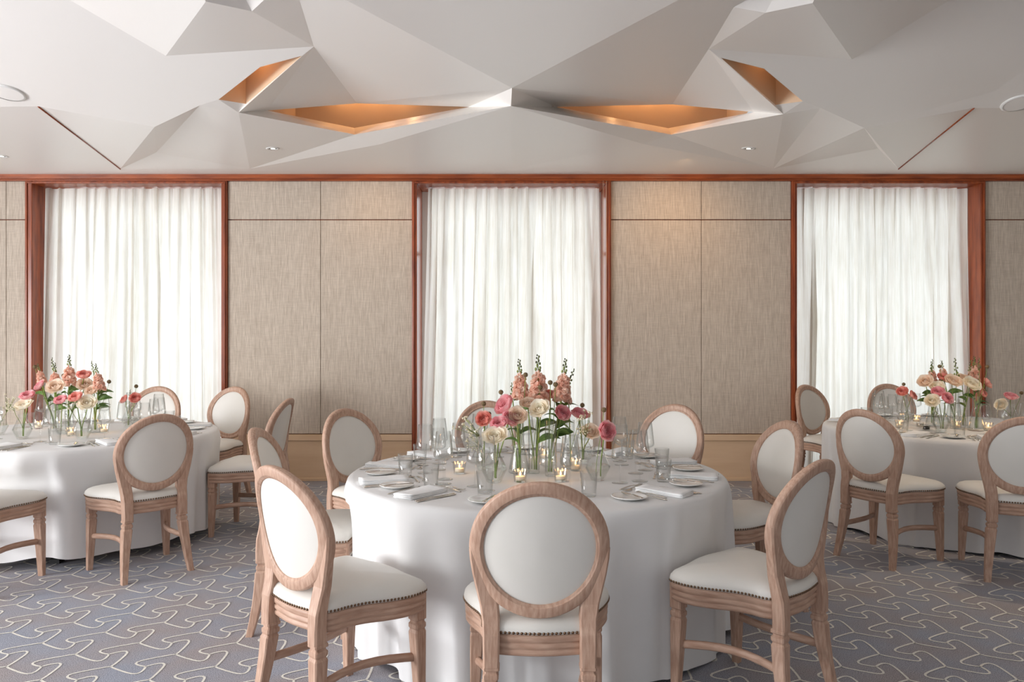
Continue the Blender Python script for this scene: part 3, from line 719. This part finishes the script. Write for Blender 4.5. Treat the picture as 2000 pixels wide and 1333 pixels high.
# ---------------------------------------------------------------- vases, votives
def vase(kind, loc, label, rz=0, s=1.0):
    key = 'vase_'+kind
    if key not in PROTO:
        e = empty({'tall':'cylinder_vase','bulb':'faceted_vase','cone':'conical_vase'}[kind])
        if kind == 'tall':
            pr = [(.027,0),(.029,.003),(.030,.27),(.0280,.27),(.0265,.015),(.001,.012)]; wp = [(.0262,.016),(.0275,.13),(.001,.13)]; n = 24; sm = True
        elif kind == 'cone':
            pr = [(.050,0),(.054,.004),(.052,.02),(.024,.17),(.024,.25),(.0225,.25),(.0225,.17),(.049,.02),(.001,.008)]; wp = [(.047,.012),(.030,.11),(.001,.11)]; n = 24; sm = True
        else:
            pr = [(.030,0),(.034,.003),(.062,.062),(.056,.078),(.024,.145),(.027,.165),(.0255,.165),(.0225,.143),(.054,.077),(.059,.062),(.031,.010),(.001,.008)]; wp = [(.030,.011),(.058,.062),(.052,.076),(.001,.076)]; n = 8; sm = False
        m = MB(); m.lathe(pr, n, smooth=sm); m.obj('glass_body', M['glass'], e)
        m = MB(); m.lathe(wp, n, smooth=sm); m.obj('water', M['water'], e)
        PROTO[key] = e
    o = place(key, loc, rz, label, 'vase'); o.scale = (s, s, s); return o
def votive(x, y, tab, label):
    if 'votive' not in PROTO:
        e = empty('votive_candle'); m = MB()
        rows = []
        for r, z in ((.026,0),(.028,.004),(.033,.045),(.035,.058),(.033,.058),(.030,.045),(.025,.008)):
            rows.append([(r*(1+(.035 if j % 2 else -.02))*cos(2*pi*j/28), r*(1+(.035 if j % 2 else -.02))*sin(2*pi*j/28), z) for j in range(28)])
        m.grid(rows, True, True, True, False); m.obj('cut_glass_cup', M['cut_glass'], e)
        m = MB(); m.lathe([(.022,.009),(.0225,.026),(.018,.027),(.002,.0265)], 18); m.obj('candle', M['wax'], e)
        m = MB(); m.lathe([(.001,.028),(.004,.032),(.0048,.037),(.003,.045),(.0005,.052)], 10); m.obj('flame', M['flame'], e)
        PROTO['votive'] = e
    d = fdepth(y, TZ); place('votive', ((x-1000)*d/F, d, TZ+.001), 0, label, 'candle', 'lit votive candles')
    point('candle_light', ((x-1000)*d/F, d, TZ+.055), .10, (1,.55,.22), .012)
for x, y, l in [(897.5,926,'lit cut-glass votive candle on the centre table, left of the vases'),(1016,942,'lit votive at the front of the centre table, under the left stems'),
                (1095,941,'lit votive at the front of the centre table, under the right stems'),(1124,920,'lit votive behind the front right one on the centre table'),
                (1063,898,'lit votive at the back of the centre table, behind the tall vases')]: votive(x, y, CT, l)
for x, y, l in [(203,846,'lit votive on the left table, right of the vases'),(139,852,'lit votive on the left table, between the faceted vases'),(75,838,'lit votive at the back left of the left table')]: votive(x, y, LT, l)
for x, y, l in [(1869,838,'lit votive on the right table, under the tall vases'),(1930,842,'lit votive on the right table, at the near right chair'),(1757,836,'lit votive on the right table, at its left side'),(1790,826,'lit votive on the right table, behind the pepper dish')]: votive(x, y, RT, l)

# ---------------------------------------------------------------- flowers
def leaf_mb(m, base, d, L, w, droop=.3, mi=1):
    d = Vector(d).normalized(); side = d.cross(Vector((0,0,1)))
    if side.length < .1: side = Vector((1,0,0))
    side.normalize(); tw = Matrix.Rotation(.7+.6*math.sin(L*900), 3, d); side = (tw @ side).normalized(); up = side.cross(d).normalized(); rows = []
    for k in range(8):
        t = k/7; c = Vector(base)+d*L*t+Vector((0,0,-1))*droop*L*t*t+up*.10*L*sin(pi*t)
        ww = w*(sin(pi*min(1, t*.9+.08))**.8)*(1+.08*sin(t*23))+.0005
        rows.append([c-side*ww+up*ww*.35, c-side*ww*.5+up*ww*.05, c, c+side*ww*.5+up*ww*.05, c+side*ww+up*ww*.35])
    m.grid(rows, False, mi=mi)
BL = {}
def bloom_mesh(kind, var=0):
    key = (kind, var)
    if key in BL: return BL[key]
    rnd = random.Random(hash(kind) % 1000 if False else sum(map(ord, kind))+var*17); m = MB()
    def pet(rad, hgt, ang, wid, curl, base=.0, open_=0.):
        rows = []
        for i in range(5):
            t = i/4; row = []
            for j in range(6):
                u = j/5*2-1
                r = rad*(.25+.75*sin(t*pi/2))+curl*t**3*rad+open_*t
                a = ang+u*wid*(1-.35*(t > .8))*(.6+.4*t)
                z = base+hgt*(t-.16*u*u*t)+.003*sin(u*7+ang*3)*t
                row.append((r*cos(a), r*sin(a), z))
            rows.append(row)
        m.grid(rows, False)
    def shell(Rr, phm, ang, wid, frill, rag, zoff):
        rows = []
        for i in range(7):
            t = i/6; ph_ = .25+(phm-.25)*t; row = []
            for j in range(7):
                u = j/6*2-1; w_ = wid*(.35+.65*min(1, t*2.2))*(1-.25*max(0, t-.7)/.3)
                pp = ph_-.18*u*u*t; rr = Rr*(1+frill*t**5+.03*rag*sin(u*6+ang*5)*t)
                a_ = ang+u*w_; row.append((rr*sin(pp)*cos(a_), rr*sin(pp)*sin(a_), zoff+Rr-rr*cos(pp)*.85))
            rows.append(row)
        m.grid(rows, False)
    if kind in ('pink','coral'):
        for k in range(8):
            n = (3,4,5,5,6,6,7,7)[k]; Rr = .008+.0043*k
            for i in range(n): shell(Rr*rnd.uniform(.96,1.04), (2.75,2.6,2.45,2.3,2.15,2.0,1.8,1.5)[k]+rnd.uniform(-.08,.08), 2*pi*i/n+k*.8, 3.6/n+.12, .06+.02*k, 1, -.001*k)
        m.ball((0,0,.010), .007, 8, 5)
        mats = [M[kind]]
    elif kind in ('cream','blush'):
        for k in range(7):
            n = (2,3,3,4,4,5,5)[k]; Rr = .010+.0055*k
            for i in range(n): shell(Rr*rnd.uniform(.95,1.06), (2.6,2.45,2.3,2.1,1.9,1.7,1.45)[k]+rnd.uniform(-.12,.12), 2*pi*i/n+k*1.1+rnd.uniform(-.2,.2), 3.7/n+.15, .05+.05*k, 1.6, -.001*k)
        m.ball((0,0,.016), .009, 8, 5, sz=1.4)
        mats = [M[kind]]
    elif kind in ('stock','bud'):
        Ls = .155 if kind == 'stock' else .085
        if kind == 'stock':
            for k in range(24):
                t = k/23; z = .105*t-.035; a = k*2.4; rr = .030*(1-.42*t)
                c = Vector((rr*cos(a), rr*sin(a), z)); s = .0205*(1-.38*t)
                for i in range(5):
                    b = rnd.uniform(0, 6.28); e = rnd.uniform(-.4,1.0)
                    d = Vector((cos(b)*cos(e), sin(b)*cos(e), sin(e))); d = (d+Vector((cos(a), sin(a), .2))*.8).normalized()
                    s1 = d.cross(Vector((0,0,1))).normalized(); s2 = s1.cross(d)
                    rows = [[c+d*s*.2*q+s1*s*u*.9*q+s2*s*v*.9*q+d*s*(.5*q-.25*(u*u)*q+rnd.uniform(-.1,.1)) for u, v in ((1,0),(.7,.7),(0,1),(-.7,.7),(-1,0),(-.7,-.7),(0,-1),(.7,-.7))] for q in (.15,.6,1)]
                    m.grid(rows, True)
            z0 = .075
        else: z0 = -.02
        m.tube([(0,0,-.03),(0,0,Ls*.8),(.004,0,Ls)], .0022, 5, mi=1)
        nb = 15 if kind == 'stock' else 12
        for k in range(nb):
            t = k/(nb-1); z = z0+(Ls-z0)*t; a = k*2.4; rr = .012*(1-.6*t)
            m.ball((rr*cos(a), rr*sin(a), z), .0062*(1-.5*t), 6, 4, mi=(0 if t < .15 and kind == 'stock' else (2 if t > .6 else 1)), sz=1.4)
        mats = [M['peach'], M['bud'], M['darkbud']]
    elif kind == 'pod':
        m.ball((0,0,0), .0125, 12, 8)
        for k in range(60):
            z = 1-2*(k+.5)/60; r = sqrt(1-z*z); a = k*2.4; d = Vector((r*cos(a), r*sin(a), z))
            m.ball(d*.0128, .0020, 4, 3)
        mats = [M['seed']]
    elif kind == 'wax':
        for k in range(16):
            b = rnd.uniform(0, 6.28); sp = rnd.uniform(.01,.045); h = rnd.uniform(.0,.085)
            p = Vector((cos(b)*sp, sin(b)*sp, h)); m.tube([(0,0,-.02),(p.x*.5, p.y*.5, h*.4), tuple(p)], .0009, 4, mi=1)
            for q in range(3):
                e = p+Vector((rnd.uniform(-.009,.009), rnd.uniform(-.009,.009), rnd.uniform(-.006,.008))); m.ball(e, rnd.uniform(.0028,.0045), 6, 4)
        mats = [M['waxf'], M['bud']]
    BL[key] = m.mesh('bloom', mats); return BL[key]
NAME = {'pink':('ranunculus','pink ranunculus'),'coral':('ranunculus','coral ranunculus'),'cream':('rose','cream rose'),'blush':('rose','blush rose'),'stock':('stock_flower','peach stock spire'),
        'bud':('stock_flower','green budding spire'),'pod':('scabiosa_pod','round brown seed pod'),'wax':('waxflower_sprig','sprig of tiny cream buds')}
fi = 0
def flower(kind, x, y, d, base, where, tilt=None, s=1.0, leaves=0):
    """bloom seen at (x, y), d metres away; stem rises from the foot of the vase at base"""
    global fi; fi += 1; rnd = random.Random(900+fi)
    nm, ds = NAME[kind]; tip = px(x, y, d); b = Vector((base[0]+rnd.uniform(-.012,.012), base[1]+rnd.uniform(-.012,.012), TZ+.02))
    e = empty(nm, b)
    rel = tip-b; neck = Vector((rel.x*.18, rel.y*.18, .15 if rel.z > .2 else rel.z*.6))
    pts = []
    p0, p1, p2, p3 = Vector(), Vector((-rel.x*.05, -rel.y*.05, .09)), Vector((rel.x*.75, rel.y*.75, rel.z*.62)), rel
    for k in range(11):
        t = k/10; pts.append(p0*(1-t)**3+p1*3*t*(1-t)**2+p2*3*t*t*(1-t)+p3*t**3)
    m = MB(); m.tube(pts, .0016 if kind in ('pod','wax') else (.0048 if kind in ('stock',) else .0030), 6); m.obj('stem', M['stemgreen'], e)
    bo = bpy.data.objects.new('bloom', bloom_mesh(kind, fi % 3)); COL.objects.link(bo); bo.parent = e; bo.location = rel
    out = Vector((rel.x, rel.y, 0))
    if tilt is None:
        tl = Vector((rel.x*1.5+rnd.uniform(-.3,.3), rel.y*1.5-.35, .75 if kind not in ('stock','bud','wax') else 2.2))
    else: tl = Vector(tilt)
    bo.rotation_mode = 'QUATERNION'; bo.rotation_quaternion = Vector((0,0,1)).rotation_difference(tl.normalized()); k_ = s*{'pink':.90,'coral':.88,'cream':.95,'blush':.95,'stock':.82,'bud':.9,'pod':.9,'wax':.9}[kind]; bo.scale = (k_, k_, k_)
    for k in range(leaves*3 if kind == 'stock' else leaves):
        q = pts[5+k % 4]; an = rnd.uniform(0, 6.28) if k else (0.2 if rel.x > 0 else 2.9)
        m = MB(); leaf_mb(m, q, (cos(an), sin(an)*.6, .55), rnd.uniform(.085,.13), .021, .35, 0); m.obj('leaf', M['leaf'], e)
    tag(e, ds+' '+where, 'flower')
def foot(x, y): d = fdepth(y, TZ); return ((x-1000)*d/F, d, TZ+.001)
# centre table
vA = foot(1043, 925); vB = foot(1014, 924); vC = foot(1076, 930); vD = foot(1113, 915); vE = foot(1168, 939); vF = foot(965, 943); vG = foot(944, 918); vH = foot(1137, 905)
vase('tall', vA, 'tall cylinder vase in the middle of the centre table'); vase('cone', vB, 'tall conical vase left of the middle cylinder, centre table')
vase('tall', vC, 'tall cylinder vase right of the middle one, centre table'); vase('cone', vD, 'tall conical vase at the right of the centre group')
vase('bulb', vE, 'faceted bud vase at the right end of the centre group', .2); vase('bulb', vF, 'faceted bud vase at the left front of the centre group', .1)
vase('bulb', vG, 'faceted bud vase behind the left front one, centre table', .5); vase('bulb', vH, 'faceted bud vase behind the right end one, centre table', .3)
C = ' on the centre table'
flower('stock', 1017, 765, 4.0, vB, 'at the left of the three, centre table', (-.05,0,1), 1.28, 2)
flower('stock', 1052, 768, 3.96, vA, 'tallest, in the middle of the centre table', (-.02,0,1), 1.5, 1)
flower('stock', 1098, 768, 3.95, vC, 'leaning right, at the right of the centre table', (.10,0,1), 1.35, 3)
flower('bud', 1001, 775, 4.03, vB, 'low beside the left stock, centre table', (-.08,0,1), .9)
flower('bud', 1110, 752, 4.0, vD, 'highest at the right of the centre table', (.35,0,1), 1.1, 2)
for x, y, w, v in [(978.5,766.5,'standing alone at the upper left',vB),(1026.5,732.5,'highest of all, beside the middle stock',vB),(944.7,789,'over the far chair back',vG),(955,809,'above the coral ranunculus',vG),
                (1074.7,747.7,'left of the pair at the top',vC),(1085,751.5,'right of the pair at the top',vC),(1137.5,792,'right of the leaves',vD),(1179.6,801,'farthest right, before the red jamb',vE),(1055,757,'in the middle stock',vA)]:
    flower('pod', x, y, v[1]-.02, v, w+C, s=1.0)
flower('pink', 992, 797, 3.86, vB, 'large, at the upper left of the centre table', (-.7,-.5,.6), 1.45, 0)
flower('coral', 946, 821, 3.84, vG, 'under the seed pods at the left'+C, (-.2,-1,.5), 1.05)
flower('pink', 976, 833, 3.72, vF, 'over the white rose at the left'+C, (-.2,-.6,.8), 1.1)
flower('pink', 992, 824, 3.78, vF, 'between left and middle blooms'+C, (.5,-.6,.7), 1.15)
flower('pink', 1096, 811, 3.88, vC, 'half hidden behind the thick stems'+C, (.3,-.7,.5), 1.1)
flower('pink', 1132, 817, 3.95, vH, 'flat open, at the right'+C, (.2,-.4,1), 1.25)
flower('pink', 1180, 844, 3.72, vE, 'drooping at the far right'+C, (.5,-.9,.25), 1.25)
flower('coral', 1074, 775, 3.98, vC, 'behind the middle stock'+C, (.3,-.6,.8), .8)
flower('blush', 1010, 815, 3.8, vB, 'at the left of the middle'+C, (.1,-.9,.55), .9, 1)
flower('blush', 1031, 793, 3.9, vA, 'high in the middle'+C, (-.1,-.5,.9), .8)
flower('cream', 1056, 803, 3.82, vA, 'large white, in the middle'+C, (-.35,-.7,.6), 1.0, 1)
flower('cream', 967, 860, 3.66, vF, 'lowest, in the left bud vase'+C, (-.1,-.6,.8), 1.12)
flower('blush', 1153, 848, 3.85, vH, 'behind the waxflower at the right'+C, (.1,-.7,.7), .9)
flower('wax', 930, 848, 3.8, vG, 'leaning left beside the coral bloom'+C, (-.9,-.1,.7), 1.35)
flower('wax', 936, 872, 3.76, vG, 'low at the left'+C, (-1.2,-.1,.4), .9)
flower('wax', 1143, 846, 3.8, vH, 'leaning over the right bud vase'+C, (-.2,-.2,1), 1.3)
# left table
a1 = foot(44, 858); a2 = foot(161, 858); a3 = foot(107, 842); a4 = foot(186, 845); a5 = foot(254, 836); a6 = foot(135, 838); a7 = foot(122, 848); a8 = foot(-2, 850)
T = ' on the left table'
vase('bulb', a1, 'faceted bud vase at the left end of the left table'); vase('bulb', a2, 'faceted bud vase at the front of the left table', .3); vase('tall', a3, 'tall cylinder vase at the left of the left group')
vase('cone', a4, 'tall conical vase at the right of the left group'); vase('bulb', a5, 'faceted bud vase alone at the right of the left table'); vase('tall', a6, 'tall cylinder vase in the middle of the left table'); vase('bulb', a7, 'faceted bud vase between the tall vases, left table', .5)
vase('bulb', a8, 'faceted bud vase cut by the left edge of the picture', .2)
flower('stock', 107, 750, 5.5, a3, 'second from the left'+T, (0,0,1), 1.15, 2); flower('stock', 135, 742, 5.5, a6, 'tallest in the middle'+T, (0,0,1), 1.35, 3)
flower('stock', 193, 752, 5.4, a4, 'leaning at the right'+T, (-.16,0,1), 1.15, 3); flower('stock', 81, 742, 5.5, a3, 'leaning at the left'+T, (-.25,0,1), .9, 1)
flower('bud', 104, 720, 5.52, a3, 'pale, standing high at the left'+T, s=1.0); flower('bud', 183, 725, 5.42, a4, 'dark, curved, at the right'+T, (-.25,0,1), .9)
for x, y, w, v in [(68,717,'at the upper left'+T,a3),(124,734,'in the middle stock'+T,a6),(213,746,'right of the stock spires'+T,a4),(266,755,'alone above the coral pair'+T,a5),(146,770,'low in the middle'+T,a2)]: flower('pod', x, y, v[1]-.03, v, w, s=1.15)
flower('pink', 55, 779, 5.15, a1, 'on top of the left cream rose'+T, (0,-.5,1), 1.25); flower('cream', 48, 798, 5.1, a1, 'at the left'+T, (-.1,-.5,.9), 1.2)
flower('pink', 81, 757, 5.4, a3, 'below the left stock'+T, (-.6,-.5,.7), 1.1); flower('coral', 164, 738, 5.45, a6, 'high right of the middle stock'+T, (.2,-.5,1), 1.25)
flower('pink', 121, 786, 5.15, a7, 'low in the middle'+T, (-.1,-.6,.8), 1.1); flower('coral', 150, 781, 5.1, a2, 'above the front bud vase'+T, (-.1,-.6,.8), 1.2)
flower('blush', 110, 760, 5.35, a3, 'large, at the left of the middle'+T, (.1,-.7,.7), 1.2, 1); flower('cream', 171, 792, 5.1, a2, 'large, over the front bud vase'+T, (.2,-.7,.7), 1.15)
flower('blush', 166, 755, 5.5, a6, 'behind, right of the middle'+T, (.2,-.7,.7), 1.0, 1); flower('blush', 180, 767, 5.4, a4, 'right, under the stock'+T, (0,-.7,.7), .9)
flower('coral', 265, 780, 5.5, a5, 'right one of the lone pair'+T, (.2,-.8,.5), 1.05); flower('coral', 246, 783, 5.5, a5, 'left one of the lone pair'+T, (-.6,-.6,.6), .9)
flower('bud', 254, 775, 5.6, a5, 'beside the lone coral pair'+T, s=.7)
flower('wax', 14, 800, 5.25, a8, 'at the left edge of the picture', (.2,0,1), 1.2); flower('wax', 140, 800, 5.12, a2, 'in front of the middle stems'+T, (-.1,0,1), 1.1); flower('wax', 27, 800, 5.05, a1, 'left of the left cream rose', (-1,0,.3), .7)
# right table
b1_ = foot(1770, 826); b2_ = foot(1838, 843); b3_ = foot(1864, 838); b4_ = foot(1882, 836); b5_ = foot(1907, 842); b6_ = foot(1974, 832); b7_ = foot(1822, 832)
T = ' on the right table'
vase('bulb', b1_, 'faceted bud vase at the left of the right table'); vase('bulb', b2_, 'faceted bud vase at the front of the right group', .3); vase('tall', b3_, 'tall cylinder vase in the middle of the right table')
vase('tall', b4_, 'second tall cylinder vase, right of the middle, right table'); vase('cone', b5_, 'conical vase at the right of the right group'); vase('bulb', b6_, 'faceted bud vase at the right edge, right table'); vase('cone', b7_, 'conical vase at the left of the right group')
flower('stock', 1821, 742, 5.85, b7_, 'at the left of the group'+T, (-.05,0,1), 1.0, 1); flower('stock', 1843, 738, 5.85, b3_, 'second from the left'+T, (-.12,0,1), 1.0, 1)
flower('stock', 1901, 740, 5.85, b5_, 'largest, at the right'+T, (.05,0,1), 1.3, 2); flower('bud', 1868, 728, 5.8, b3_, 'yellow-green, leaning, in the middle'+T, (-.12,0,1), 1.35)
flower('bud', 1894, 722, 5.85, b4_, 'dark, left of the right stock'+T, s=.9); flower('bud', 1911, 718, 5.85, b5_, 'pale, above the right stock'+T, (.1,0,1), .9)
flower('bud', 1819, 724, 5.85, b7_, 'dark, highest at the left'+T, s=1.1)
for x, y, w, v in [(1765,751,'above the lone coral blooms'+T,b1_),(1928,717,'at the upper right'+T,b5_),(1913,717,'over the right stock'+T,b5_),(1995,768,'at the right edge of the picture',b6_),(1835,716,'at the upper left'+T,b3_)]: flower('pod', x, y, v[1]-.03, v, w, s=1.1)
flower('blush', 1808, 748, 5.75, b7_, 'far left of the group'+T, (-.5,-.6,.6), 1.05); flower('cream', 1829, 760, 5.7, b7_, 'left, above the pink pair'+T, (-.2,-.6,.8), 1.0)
flower('blush', 1859, 749, 5.75, b3_, 'in the middle'+T, (.1,-.6,.7), 1.2, 1); flower('cream', 1893, 755, 5.7, b4_, 'large, right of the middle'+T, (.2,-.7,.7), 1.25, 2); flower('blush', 1879, 744, 5.85, b4_, 'behind, right of the middle'+T, (.1,-.6,.9), 1.0)
flower('cream', 1821, 786, 5.55, b2_, 'lowest, over the front vase'+T, (-.4,-.7,.6), 1.0)
flower('coral', 1840, 740, 5.8, b7_, 'on the left stock'+T, (-.1,-.6,.8), 1.0); flower('pink', 1832, 770, 5.6, b2_, 'left of the pink pair'+T, (-.3,-.6,.7), 1.2); flower('pink', 1846, 781, 5.52, b2_, 'right of the pink pair'+T, (.2,-.8,.5), 1.2)
flower('coral', 1923, 751, 5.75, b5_, 'at the far right of the group'+T, (.9,-.3,.5), 1.1, 1); flower('coral', 1916, 769, 5.75, b5_, 'low at the right'+T, (.5,-.6,.3), .95)
flower('coral', 1763, 768, 5.85, b1_, 'upper one at the left'+T, (-.4,-.6,.6), 1.1); flower('coral', 1779, 775, 5.82, b1_, 'lower one at the left'+T, (.6,-.6,.5), 1.0)
flower('pink', 1973, 780, 5.8, b6_, 'at the right edge'+T, (0,-.4,1), 1.25); flower('cream', 1957, 793, 5.8, b6_, 'beside the right edge ranunculus', (-.6,-.5,.5), .9)
# salt and pepper dishes on the right table
def dish(x, y, mat, lab):
    e = empty('condiment_pot', foot(x, y)); m = MB(); m.lathe([(.022,0),(.026,.004),(.027,.035),(.025,.035),(.023,.006),(.001,.005)], 20); m.obj('glass_pot', M['glass'], e)
    m = MB(); m.lathe([(.021,.007),(.0235,.026),(.015,.029),(.001,.03)], 16); m.obj('contents', mat, e); tag(e, lab, 'condiment pot')
dish(1809, 841, M['dish_pepper'], 'small glass pot of black pepper on the right table'); dish(1797, 835, M['silver'], 'small silver salt pot beside the black pepper pot')
for p in list(PROTO.values()):
    if '_used' in p: pass
for o in S.objects:
    if '_used' in o: del o['_used']
